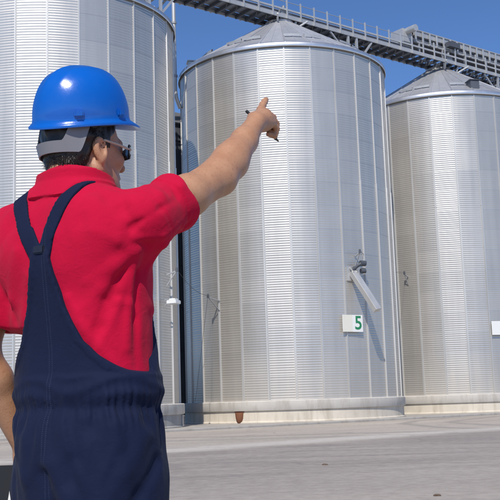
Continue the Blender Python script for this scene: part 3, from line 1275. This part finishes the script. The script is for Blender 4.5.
ARMPIT = A3(.180, -.045, 1.418)
SHIRT_FOLDS = [
    (ARMPIT, A3(.10, -.125, 1.33), .016, .007), (ARMPIT + A3(0, -.02, -.02), A3(.06, -.135, 1.24), .018, .006),
    (ARMPIT + A3(0, 0, -.04), A3(.13, -.105, 1.20), .013, .007), (ARMPIT, A3(.12, -.12, 1.45), .014, .006),
    (ARMPIT + A3(.0, .0, -.03), A3(.165, -.055, 1.18), .011, .008), (ARMPIT + A3(.005, .01, -.06), A3(.17, -.03, 1.14), .009, -.006),
    (A3(.150, -.075, 1.30), A3(.09, -.118, 1.16), .014, -.006), (A3(.16, -.07, 1.36), A3(.11, -.12, 1.22), .010, -.006),
    (ARMPIT + A3(.01, .02, .03), A3(.16, -.06, 1.535), .016, -.006), (ARMPIT + A3(.03, .05, .03), A3(.205, -.02, 1.575), .014, .007),
    (ARMPIT + A3(.04, .09, .05), A3(.225, .04, 1.60), .012, -.006), (ARMPIT + A3(.05, .10, .07), A3(.225, .075, 1.62), .011, .006),
    (ARMPIT + A3(.05, .13, .08), A3(.24, .10, 1.625), .010, -.005), (A3(.19, -.06, 1.44), A3(.235, .04, 1.49), .010, .006),
    (A3(.19, -.07, 1.46), A3(.24, .03, 1.53), .009, -.006), (A3(.10, -.09, 1.56), A3(.15, -.07, 1.47), .018, -.006),
    (A3(.08, -.10, 1.54), A3(.10, -.12, 1.40), .02, -.005), (A3(.01, -.11, 1.52), A3(.04, -.13, 1.38), .022, .004),
    (A3(-.05, -.14, 1.36), A3(-.13, -.12, 1.16), .018, .005), (A3(-.09, -.13, 1.42), A3(-.16, -.08, 1.22), .016, .006),
    (A3(-.17, -.08, 1.40), A3(-.12, -.11, 1.25), .014, -.006), (A3(-.07, -.11, 1.54), A3(-.16, -.10, 1.42), .02, -.005),
    (A3(.05, -.13, 1.30), A3(.12, -.10, 1.15), .012, .005), (A3(.08, -.12, 1.24), A3(.15, -.07, 1.13), .010, .006),
]


def on_surface(fn, lst):
    out = []
    for a, b, w, amp in lst:
        pts = np.array([a + (b - a) * u for u in (0, .5, 1)])
        for _ in range(12):
            d = fn(pts)
            e = 1e-3
            gr = np.stack([(fn(pts + e * np.eye(3)[k]) - d) / e for k in range(3)], -1)
            pts = pts - .8 * d[:, None] * gr / np.maximum((gr ** 2).sum(1), .2)[:, None]
        out += [(pts[0], pts[1], w, amp), (pts[1], pts[2], w, amp * .75)]
    return out


SHIRT_FOLDS = on_surface(shirt_raw, SHIRT_FOLDS)


def shirt_fold(P):
    u = (ER - SR) / np.linalg.norm(ER - SR)
    q = P - SR
    t = q @ u + .25 * (P[:, 2] - SR[2])
    rr = np.linalg.norm(q - (q @ u)[:, None] * u, axis=1)
    seam = -.0022 * np.exp(-((t + .005) / .004) ** 2) * (rr < .13)
    return seam + 1.05 * folds(P, SHIRT_FOLDS) + wob(P, 26) * .0018 + rdg(P * A3(1, 1, .55), 34) * .0035 + wob(P + 3, 60) * .0006


def shirt_sdf(P):
    d = carve(P, shirt_raw(P), shirt_fold)
    u = (ER - SR) / np.linalg.norm(ER - SR)
    L = np.linalg.norm(ER - SR)
    t = (P - SR) @ u
    near = np.linalg.norm(P - (SR + u * L * .5), axis=1) < .22
    cut = np.where(near, t - L * .385 - .006 * np.sin(P[:, 2] * 55), -1)
    d = smax(d, cut, .006)
    # hem band stands a little proud, hollow sleeve mouth
    d = np.where(near & (t > L * .28), d - .003, d)
    d = smax(d, -np.maximum(cone(P, SR + u * L * .30, ER, .059, .056), L * .30 - t), .003)
    ul = (EL - SL) / np.linalg.norm(EL - SL)
    Ll = np.linalg.norm(EL - SL)
    tl = (P - SL) @ ul
    nl = np.linalg.norm(P - (SL + ul * Ll * .7), axis=1) < .2
    d = smax(d, np.where(nl, tl - Ll * .80, -1), .006)
    d = smax(d, -np.maximum(cone(P, SL + ul * Ll * .6, EL, .056, .056), Ll * .6 - tl), .003)
    d = smax(d, 1.085 - P[:, 2], .005)
    # neck opening
    d = smax(d, -cone(P, (-.028, -.018, 1.56), HC, .066, .062), .006)
    # folded collar hugging neck and shoulders
    return smin(d, collar_sdf(P), .002)


def neck_axis(P):
    q = P - A3(-.028, -.022, 1.575)
    n = A3(0.03, .20, .98); n /= np.linalg.norm(n)
    hgt = q @ n
    return hgt, np.linalg.norm(q - hgt[:, None] * n, axis=1)


def collar_sdf(P):
    hgt, rad = neck_axis(P)
    base = smin(shirt_raw(P), cone(P, (-.028, -.022, 1.50), HC, .076, .070), .035) - .0015 * wob(P, 40)
    lim = np.maximum(rad - .110 + .004 * wob(P, 25), np.maximum(hgt - .050, -.040 - hgt))
    col = np.maximum(base - .0105, lim)
    return np.maximum(col, -cone(P, (-.028, -.020, 1.45), HC, .064, .062))


# ---- overalls
def over_raw(P):
    z = [.60, .74, .84, .93, 1.0, 1.05, 1.09, 1.13]
    zz, cx, cy, a, b = smooth_knots(z, [0.008, .008, .008, .008, .006, .004, .002, -.002], [0, 0, 0, -.004, -.004, -.003, 0, 0],
                                    [.172, .184, .190, .192, .190, .185, .188, .184], [.125, .140, .148, .150, .145, .134, .136, .133])
    d = sect(P, zz, cx, cy, a, b, 2.25)
    for s in (-1, 1):
        d = smin(d, chain(P, [A3(s * .092, 0, .86), A3(s * .112, .01, .50), A3(s * .125, -.01, .07)], [.096, .092, .095], .05), .05)
    # crotch: part the legs below .74
    gap = np.maximum(np.abs(P[:, 0]) - .02 - (.70 - P[:, 2]) * .05, P[:, 2] - .70)
    return smax(d, -gap, .03)


OVER_FOLDS = [
    (A3(.02, -.155, .92), A3(.10, -.14, .78), .022, .009), (A3(.0, -.155, .90), A3(.03, -.15, .76), .016, -.009),
    (A3(.19, -.03, .98), A3(.13, -.12, .82), .02, .008), (A3(.20, .0, .92), A3(.15, -.10, .78), .016, -.007),
    (A3(-.08, -.14, .98), A3(-.06, -.15, .80), .020, .006), (A3(-.16, -.08, .97), A3(-.12, -.13, .80), .018, -.007),
    (A3(.10, -.13, 1.0), A3(.06, -.15, .86), .018, -.005), (A3(.15, -.09, 1.0), A3(.17, -.07, .84), .016, .006),
    (A3(-.18, -.05, .93), A3(-.19, -.06, .78), .016, .007),
]


OVER_FOLDS = on_surface(over_raw, OVER_FOLDS)


def over_fold(P):
    th = np.arctan2(P[:, 1], P[:, 0])
    z = P[:, 2]
    g = np.exp(-((z - 1.052) / .040) ** 2)
    lean = th + .25 * (z - 1.05) * wob(P * A3(1, 1, 0), 14)
    amp = .75 + .25 * np.sin(th * 7 + 1.3 * np.sin(th * 3))
    gather = (np.sin(lean * 37 + 2.5 * np.sin(th * 5)) * .5 + np.sin(lean * 61 + 3 * np.sin(th * 4 + 1)) * .6) * .0060 * g * amp
    gather = gather + np.sin(lean * 19 + 1) * .0035 * np.exp(-((z - 1.0) / .06) ** 2)
    waist = -.006 * np.exp(-((z - 1.048) / .014) ** 2) + .002 * np.exp(-((z - 1.085) / .018) ** 2)
    cre = .0030 * np.sin(z * 150 + 3 * np.sin(th * 4)) * np.exp(-((z - 1.10) / .03) ** 2)
    return gather + waist + cre + 1.45 * folds(P, OVER_FOLDS) + wob(P, 22) * .0025 + rdg(P * A3(1, 1, .6), 30) * .0045 + wob(P + 5, 50) * .0008


BK_Z = [1.10, 1.115, 1.13, 1.165, 1.20, 1.28, 1.36, 1.405, 1.425]
BK_R = [.30, .215, .165, .122, .090, .054, .033, .024, .012]


def over_sdf(P):
    x, y, z = P.T
    pants = carve(P, over_raw(P), over_fold)
    pants = smax(pants, z - 1.118, .006)
    m = z > .96
    if m.any():
        pants[m] = over_upper(P[m], pants[m])
    return pants


def over_upper(P, pants):
    x, y, z = P.T
    skin = carve(P, shirt_raw(P), shirt_fold, .7)
    spine = np.interp(z, [1.05, 1.2, 1.42], [.0, -.008, -.014])
    half = np.interp(z, BK_Z, BK_R)
    slope = np.interp(z, [1.11, 1.16, 1.22, 1.30], [.45, .65, .85, 1.0])
    reg = np.maximum((np.abs(x - spine) - half) * slope, np.maximum(y - .015, np.maximum(z - 1.422, .98 - z)))
    sink = np.clip(1.075 - z, 0, 1) * .35
    panel = np.maximum(skin - .009 + sink - .0025 * wob(P + 9, 30), reg)
    # hem stitched round the panel
    panel = np.where(reg > -.012, panel - .002, panel)
    # bib on the chest
    freg = np.maximum(np.abs(x + .012) - np.interp(z, [1.05, 1.12, 1.22, 1.34], [.30, .20, .150, .115]), np.maximum(-y + .02, np.maximum(z - 1.34, .98 - z)))
    bib = np.maximum(skin - .009 + sink, freg)
    d = smin(pants, panel, .012)
    d = smin(d, bib, .010)
    # straps
    for s, xt, zt, xf in ((1, .058, 1.600, .080), (-1, -.118, 1.560, -.10)):
        cb = np.interp(z, [1.38, zt], [-.012, xt])
        cf = np.interp(z, [1.30, zt], [xf, xt])
        cen = np.where(y < -.015, cb, cf)
        w = np.where(y < -.015, .021 if s > 0 else .023, .018)
        sreg = np.maximum(np.abs(x - cen) - w, np.where(y < -.015, 1.39 - z, 1.30 - z))
        sreg = np.maximum(sreg, np.abs(x + .02) - .16)
        st = np.maximum(skin - .0065, sreg)
        st = np.maximum(st, -(skin + .02))
        hg, rd = neck_axis(P)
        st = np.maximum(st, np.where(hg > -.12, .104 - rd, -1))                 # straps run under the collar
        d = np.minimum(d, st)
    return d


# ---- hair, cropped short
def hair_sdf(P):
    q = toh(P)
    d = ell(q, (0, -.012, .045), (.0825, .1035, .107)) - .0020 * wob(q * A3(1, 1, .35), 320) - .0016 * wob(q + 2, 150)
    d = smin(d, ell(q, (0, -.055, -.020), (.060, .044, .052)) - .001 * wob(q, 260), .03)
    front = q[:, 1] - np.interp(q[:, 2], [-.08, -.03, .0, .03, .06, .12], [-.045, -.030, -.024, .020, .060, .080])
    low = -.062 - q[:, 2]
    burn = np.maximum(np.abs(q[:, 1] - .020) - .011, -.012 - q[:, 2])
    d = np.maximum(d, np.minimum(np.maximum(front, low), np.maximum(burn, np.abs(q[:, 0]) * 0 - 1)))
    return d


def skin_material():
    m = mat('skin', (0.50, 0.265, 0.17), 0.5)
    t = NT(m)
    oc = t.coord('Object')
    n = t.noise(oc, 22, 4, 0.6)
    f = t.noise(oc, 220, 2, 0.6)
    c = t.mix(t.math('MULTIPLY_ADD', n, 1.4, -0.25, clamp=True), (0.40, 0.185, 0.095), (0.53, 0.295, 0.170))
    sp = t.noise(oc, 130, 3, 0.7)
    c = t.mix(t.math('MULTIPLY_ADD', sp, 3.5, -1.9, clamp=True), c, (0.32, 0.145, 0.08))
    t.l(c, t.b.inputs['Base Color'])
    t.l(t.bump(t.math('ADD', n, f), 0.25, 0.002), t.b.inputs['Normal'])
    t.b.inputs['Subsurface Weight'].default_value = 0.08
    t.b.inputs['Subsurface Radius'].default_value = (0.02, 0.008, 0.004)
    t.b.inputs['Subsurface Scale'].default_value = 0.5
    return m


def cloth_material(name, base, weave, sheen, lift=0.15, rough=.85):
    m = mat(name, base, rough)
    t = NT(m)
    oc = t.coord('Object')
    n = t.noise(oc, 9, 5, 0.6)
    w1 = t.n('ShaderNodeTexWave', i_Scale=weave, i_Distortion=0.4); w1.bands_direction = 'DIAGONAL'
    t.l(oc, w1.inputs['Vector'])
    f = t.noise(oc, 420, 2, 0.6)
    cr = t.noise(oc, 30, 4, 0.6, 0.8)
    c = t.mix(n, tuple(x * (1 - lift) for x in base), tuple(x * (1 + lift) for x in base))
    c = t.mix(t.math('MULTIPLY', f, .35), c, tuple(x * .55 for x in base))
    t.l(c, t.b.inputs['Base Color'])
    b1 = t.bump(t.math('ADD', w1.outputs['Fac'], f), 0.25, 0.0012)
    t.l(t.bump(cr, 0.35, 0.006, b1), t.b.inputs['Normal'])
    t.b.inputs['Sheen Weight'].default_value = sheen
    t.b.inputs['Sheen Roughness'].default_value = 0.5
    t.b.inputs['Specular IOR Level'].default_value = 0.12
    return m


M['skin'] = skin_material()
M['shirt'] = cloth_material('red_pique', (0.56, 0.004, 0.040), 380, 0.04)
M['over'] = cloth_material('navy_twill', (0.0085, 0.0140, 0.043), 300, 0.03, .24, .75)
def add_stitches(m, thread):
    t = NT(m)
    oc = t.coord('Object')
    sp = t.n('ShaderNodeSeparateXYZ'); t.l(oc, sp.inputs[0])
    x, y, z = sp.outputs
    back = t.math('LESS_THAN', y, -.06)
    line = None
    for x0, s0 in ((-.0055, 0), (.0035, 0)):
        dd = t.math('ABSOLUTE', t.math('SUBTRACT', x, x0))
        k = t.math('MULTIPLY', t.math('LESS_THAN', dd, .0011), back)
        k = t.math('MULTIPLY', k, t.math('GREATER_THAN', t.math('SINE', t.math('MULTIPLY', z, 1300.0)), -.35))
        line = k if line is None else t.math('MAXIMUM', line, k)
    for z0 in ():
        dd = t.math('ABSOLUTE', t.math('SUBTRACT', z, z0))
        k = t.math('MULTIPLY', t.math('LESS_THAN', dd, .0010), t.math('GREATER_THAN', t.math('SINE', t.math('MULTIPLY', x, 1300.0)), -.35))
        line = t.math('MAXIMUM', line, k)
    src = t.b.inputs['Base Color'].links[0].from_socket
    t.l(t.mix(t.math('MULTIPLY', line, .3), src, thread), t.b.inputs['Base Color'])


add_stitches(M['over'], (0.05, 0.065, 0.12))
M['hair'] = mat('dark_hair', (0.016, 0.011, 0.008), 0.45)


def make_person():
    body = link('person', np_mesh('person', *net(body_sdf, (-.42, -.32, .0), (.42, .70, 2.0), .0038, .012)), M['skin'])
    body.location = (OX, OY, 0)
    body.rotation_euler = (0, 0, YAW)
    tag(body, 'person in a red polo shirt and navy overalls pointing up at the silos', 'person')
    link('polo_shirt', np_mesh('polo_shirt', *net(shirt_sdf, (-.42, -.28, 1.0), (.40, .25, 1.70), .0036, .03)), M['shirt'], body)
    ov = link('overalls', np_mesh('overalls', *net(lambda P: np.maximum(over_sdf(P), .62 - P[:, 2]), (-.34, -.26, .60), (.34, .28, 1.68), .0040, .03)), M['over'], body)
    link('trouser_legs', np_mesh('trouser_legs', *net(lambda P: np.maximum(over_raw(P) - .004 * wob(P, 18), P[:, 2] - .624), (-.34, -.26, .04), (.34, .28, .66), .0085, .03)), M['over'], ov)
    hv, hq = net(hair_sdf, (-.20, -.22, 1.58), (.16, .20, 1.90), .0030, .02)
    link('hair', np_mesh('hair', hv, hq), M['hair'], body)
    hair_strands(body, hv, hq)
    # strap slider where the two straps meet, side buttons
    mb = MB(); mb.box(-.017, .017, -.004, .004, -.010, .010)
    o = mb.build('strap_slider', mat('slider_metal', (0.03, 0.033, 0.05), .4, .5), ov, bevel=.003); o.location = (-.013, -.160, 1.418)
    # work boots
    for s in (-1, 1):
        def boot(P, s=s):
            d = chain(P, [A3(s * .125, -.02, .16), A3(s * .125, -.03, .075)], [.055, .052], .02)
            d = smin(d, ell(P, (s * .135, .075, .055), (.052, .125, .048)), .04)
            return smax(d, .022 - P[:, 2], .004)
        link('boot', np_mesh('boot', *net(boot, (s * .125 - .1, -.12, .0), (s * .125 + .12, .24, .26), .006)), M['black'], body)
        mb = MB(); pts = []
        for k in range(28):
            a = 2 * math.pi * k / 28
            w = .056 if math.sin(a) > 0 else .046
            pts.append((s * .133 + w * math.cos(a), .055 + .145 * math.sin(a)))
        n = len(pts)
        mb.add([(x, y, z) for z in (.004, .028) for x, y in pts], [(i, (i + 1) % n, n + (i + 1) % n, n + i) for i in range(n)] + [tuple(range(n))[::-1], tuple(range(n, 2 * n))])
        mb.build('boot_sole', M['black'], body)
    helmet(body)
    glasses(body)
    return body


def hair_strands(body, v, q):
    """short loose hairs over the crop, so its edge is ragged"""
    g = np.random.default_rng(5)
    f = q[g.integers(0, len(q), 9000)]
    p = v[f].mean(1)
    nrm = np.cross(v[f[:, 1]] - v[f[:, 0]], v[f[:, 3]] - v[f[:, 0]])
    nrm /= np.linalg.norm(nrm, axis=1)[:, None] + 1e-9
    h = toh(p)
    keep = (h[:, 2] < -.016) & (nrm[:, 2] > -.75) | (h[:, 1] > -.03) & (h[:, 1] < .005) & (h[:, 2] < .05) & (h[:, 2] > .0)
    p, nrm = p[keep], nrm[keep]
    d = np.array([0, 0, -1.0]) + .35 * nrm + g.normal(size=p.shape) * .28
    d -= nrm * np.minimum((d * nrm).sum(1) - .18, 0)[:, None]
    d /= np.linalg.norm(d, axis=1)[:, None]
    L = g.uniform(.007, .015, len(p))[:, None]
    side = np.cross(d, nrm); side /= np.linalg.norm(side, axis=1)[:, None] + 1e-9
    w = .00055
    a, b, c = p - side * w, p + side * w, p + d * L * .6 + nrm * .0012
    e = p + d * L
    vv = np.stack([a, b, c + side * w * .6, e, c - side * w * .6], 1).reshape(-1, 3)
    n = len(p)
    fc = [(5 * i, 5 * i + 1, 5 * i + 2, 5 * i + 4) for i in range(n)] + [(5 * i + 4, 5 * i + 2, 5 * i + 3) for i in range(n)]
    o = link('loose_hairs', pymesh('loose_hairs', vv, fc), M['hair'], body)
    tag(o, kind='stuff')


def head_empty_matrix():
    m = Matrix.Identity(4)
    for i in range(3):
        for j in range(3):
            m[i][j] = HR[i][j]
        m[i][3] = HC[i]
    return m


def helmet(body):
    blue = mat('blue_helmet_plastic', (0.0015, 0.112, 0.50), 0.24)
    t = NT(blue)
    n = t.noise(t.coord('Object'), 35, 4, .6)
    t.l(t.math('MULTIPLY_ADD', n, .16, .16), t.b.inputs['Roughness'])
    t.b.inputs['Coat Weight'].default_value = .25
    oc = t.coord('Object')
    sc_ = t.noise(t.mapping(oc, (1, 6, 2), (.4, .2, .9)), 60, 3, .7)
    dust = t.noise(oc, 12, 5, .65)
    m_ = t.math('ADD', t.math('MULTIPLY_ADD', sc_, 6.0, -4.1, clamp=True), t.math('MULTIPLY_ADD', dust, 1.6, -0.8, clamp=True))
    t.l(t.mix(t.math('MULTIPLY', m_, .16, clamp=True), (0.0015, 0.112, 0.50), (0.12, 0.22, 0.45)), t.b.inputs['Base Color'])
    t.l(t.bump(dust, .12, .01), t.b.inputs['Normal'])
    HM = head_empty_matrix() @ Matrix.Translation((0, -.004, .097)) @ Matrix.Rotation(R_(11), 4, 'X') @ Matrix.Rotation(R_(12), 4, 'Y')
    a, b, H = .108, .131, .132
    NA, NR = 96, 22
    v, f = [], []
    def rim(th):
        c, s = math.cos(th), math.sin(th)
        return c, s
    rows = []
    for i in range(NR + 1):
        u = i / NR                                   # 0 at the rim, 1 at the crown
        hgt = H * math.sin(u * math.pi / 2) ** 1.0
        sc = math.cos(u * math.pi / 2) ** 0.80
        row = []
        for j in range(NA):
            th = 2 * math.pi * j / NA
            c, s = math.cos(th), math.sin(th)
            x, y = a * c * sc, b * s * sc
            # three low ridges running front to back
            rg = 0
            if u > .25:
                k = min(1, (u - .25) / .25)
                rg = k * .0028 * (math.exp(-(x / .010) ** 2) + .8 * math.exp(-((abs(x) - .040) / .008) ** 2))
            row.append((x * (1 + rg * 3), y * (1 + rg * 3), hgt + rg))
        rows.append(row)
    # lip and peak below the dome
    lips = []
    for (o, dz, pk) in ((.0015, -.010, 0.02), (.008, -.016, .55), (.011, -.020, 1.0), (.010, -.024, 1.0), (.004, -.022, .80), (-.004, -.012, .2), (-.004, .0, 0)):
        row = []
        for j in range(NA):
            th = 2 * math.pi * j / NA
            c, s = math.cos(th), math.sin(th)
            front = max(0, s) ** 3
            x = (a + o) * c
            y = (b + o) * s + front * .032 * pk
            z = dz - front * pk * .012 + (.006 * abs(c) ** 2)
            row.append((x, y, z))
        lips.append(row)
    allr = lips[::-1] + rows
    # inner dome so the shell has thickness
    inner = [[(x * .965, y * .965, z * .97 - .002) for x, y, z in r] for r in rows[::-3]]
    allr = inner + allr
    for r in allr:
        v += r
    for i in range(len(allr) - 1):
        for j in range(NA):
            j2 = (j + 1) % NA
            f.append((i * NA + j, i * NA + j2, (i + 1) * NA + j2, (i + 1) * NA + j))
    mb = MB(); mb.add(v, f)
    bm_o = mb.build('hard_hat', blue, body, True, angle=75)
    bm_o.matrix_local = HM
    bm_o['label'] = 'glossy blue hard hat'
    # accessory slots at the sides
    for s in (-1, 1):
        for yy in (.045, -.075):
            g = MB()
            x = a * math.sqrt(max(0, 1 - (yy / b) ** 2))
            g.box(-.006, .006, -.012, .012, -.003, .017)
            o = g.build('slot_lug', blue, bm_o, True, bevel=.004)
            o.location = (s * (x + .002), yy, .006); o.rotation_euler = (0, s * R_(-6), math.atan2(yy / b ** 2, s * x / a ** 2) + (0 if s > 0 else math.pi))
    # nape strap of the suspension
    grey = mat('pale_grey_plastic', (0.20, 0.20, 0.215), .5)
    v, f = [], []
    n = 64
    def ss(x):
        x = min(1, max(0, x))
        return x * x * (3 - 2 * x)
    for i in range(n + 1):
        th = R_(-90) + R_(84) * (2 * i / n - 1)
        c, s = math.cos(th), math.sin(th)
        w = abs(th + math.pi / 2)
        zt = .014 + ss((w - R_(36)) / R_(24)) * .085
        zb = -.014 + ss((w - R_(58)) / R_(22)) * .090
        for r, z in ((1, zt), (1.0, zb), (.97, zb), (.97, zt)):
            rr = 1 - .10 * max(0, .02 - z) / .05
            v.append((.0925 * c * r * rr, (.1255 * s) * r * rr - .004, z))
    for i in range(n):
        for q in range(4):
            q2 = (q + 1) % 4
            f.append((i * 4 + q, i * 4 + q2, (i + 1) * 4 + q2, (i + 1) * 4 + q))
    f += [(0, 1, 2, 3), (n * 4 + 3, n * 4 + 2, n * 4 + 1, n * 4)]
    mb = MB(); mb.add(v, f)
    o = mb.build('nape_strap', grey, bm_o, True)
    o.matrix_local = HM.inverted() @ head_empty_matrix()
    # headband under the shell
    v, f = [], []
    n = 64
    for z, r in ((-.022, 1.0), (.012, 1.03)):
        for j in range(n):
            th = 2 * math.pi * j / n
            v.append((.089 * r * math.cos(th), .110 * r * math.sin(th) - .002, z + .006 * math.sin(th)))
    f = [(j, (j + 1) % n, n + (j + 1) % n, n + j) for j in range(n)]
    mb = MB(); mb.add(v, f)
    mb.build('headband', M['black'], bm_o, True)


def glasses(body):
    e = MB()
    beige = mat('beige_plastic', (0.50, 0.42, 0.32), .35)
    arms = []
    for s in (-1, 1):
        e = MB(); arms.append(e)
        e.tube([(s * .083, -.018, .016), (s * .083, .005, .024), (s * .082, .05, .019), (s * .072, .094, .014)], .0032, 8)
    e2 = MB()
    for s in (-1, 1):
        e2.tube([(s * .074, .086, .004), (s * .074, .088, .026), (s * .060, .104, .028), (s * .030, .113, .028), (s * .008, .115, .024), (s * .010, .115, .012), (s * .020, .114, .000), (s * .050, .108, -.002), (s * .070, .094, .001), (s * .074, .086, .004)], .0017, 8)
    e2.tube([(-.008, .116, .024), (0, .118, .026), (.008, .116, .024)], .0016, 8)
    HM = head_empty_matrix()
    o = e2.build('glasses', M['black'], body, True); o.matrix_local = HM
    for e in arms:
        e.build('temple_arm', beige, o, True)
    lens = mat('smoked_lens', (0.02, 0.022, 0.025), .08)
    for s in (-1, 1):
        v = [(s * x, y, z) for x, y, z in ((.074, .087, .026), (.060, .104, .027), (.030, .1125, .027), (.009, .115, .023), (.073, .087, .003), (.052, .1075, -.001), (.022, .1135, .000), (.011, .115, .010))]
        q = [(0, 1, 5, 4), (1, 2, 6, 5), (2, 3, 7, 6)]
        k = len(v)
        v += [(x * .985, y - .002, z) for x, y, z in v]
        q += [tuple(i + k for i in w)[::-1] for w in q]
        mb = MB(); mb.add(v, q); mb.build('lens', lens, o, True)


person = make_person()

# pen in the pointing hand, clipboard in the other
def w_of(l):
    return A3(OX + l[0] * cY - l[1] * sY, OY + l[0] * sY + l[1] * cY, l[2])


pa, pb = wristW + A3(-.028, .060, .054), wristW + A3(.066, .086, -.036)
pe = empty('pen', tuple((pa + pb) / 2))
tag(pe, 'dark pen held in the pointing hand', 'pen')
mb = MB(); d_ = Vector(pb - pa)
mb.tube([-d_ / 2, -d_ * .48, d_ * .40], [.0035, .0045, .0045], 10); mb.build('barrel', M['black'], pe, True)
mb = MB(); mb.tube([d_ * .402, d_ * .46, d_ / 2], [.0043, .0030, .0010], 10); mb.build('pen_tip', M['cable'], pe, True)

ce = empty('clipboard', (-.60, 2.575, .66))
tag(ce, 'black clipboard with white paper held at his left hip, cut by the left edge', 'clipboard')
mb = MB(); mb.box(-.20, .075, .0, .006, 0, .245); mb.build('board', M['black'], ce, bevel=.002)
mb = MB()
pp = [(-.070, .02), (.060, .02), (.060, .222), (-.036, .222)]
mb.add([(x, y, z) for y in (-.004, -.0006) for x, z in pp], [(0, 1, 2, 3), (7, 6, 5, 4), (0, 4, 5, 1), (1, 5, 6, 2), (2, 6, 7, 3), (3, 7, 4, 0)])
mb.build('paper', M['white'], ce)
mb = MB(); mb.box(-.015, .05, -.012, -.0045, .205, .248); mb.build('clip', M['steel'], ce, bevel=.003)
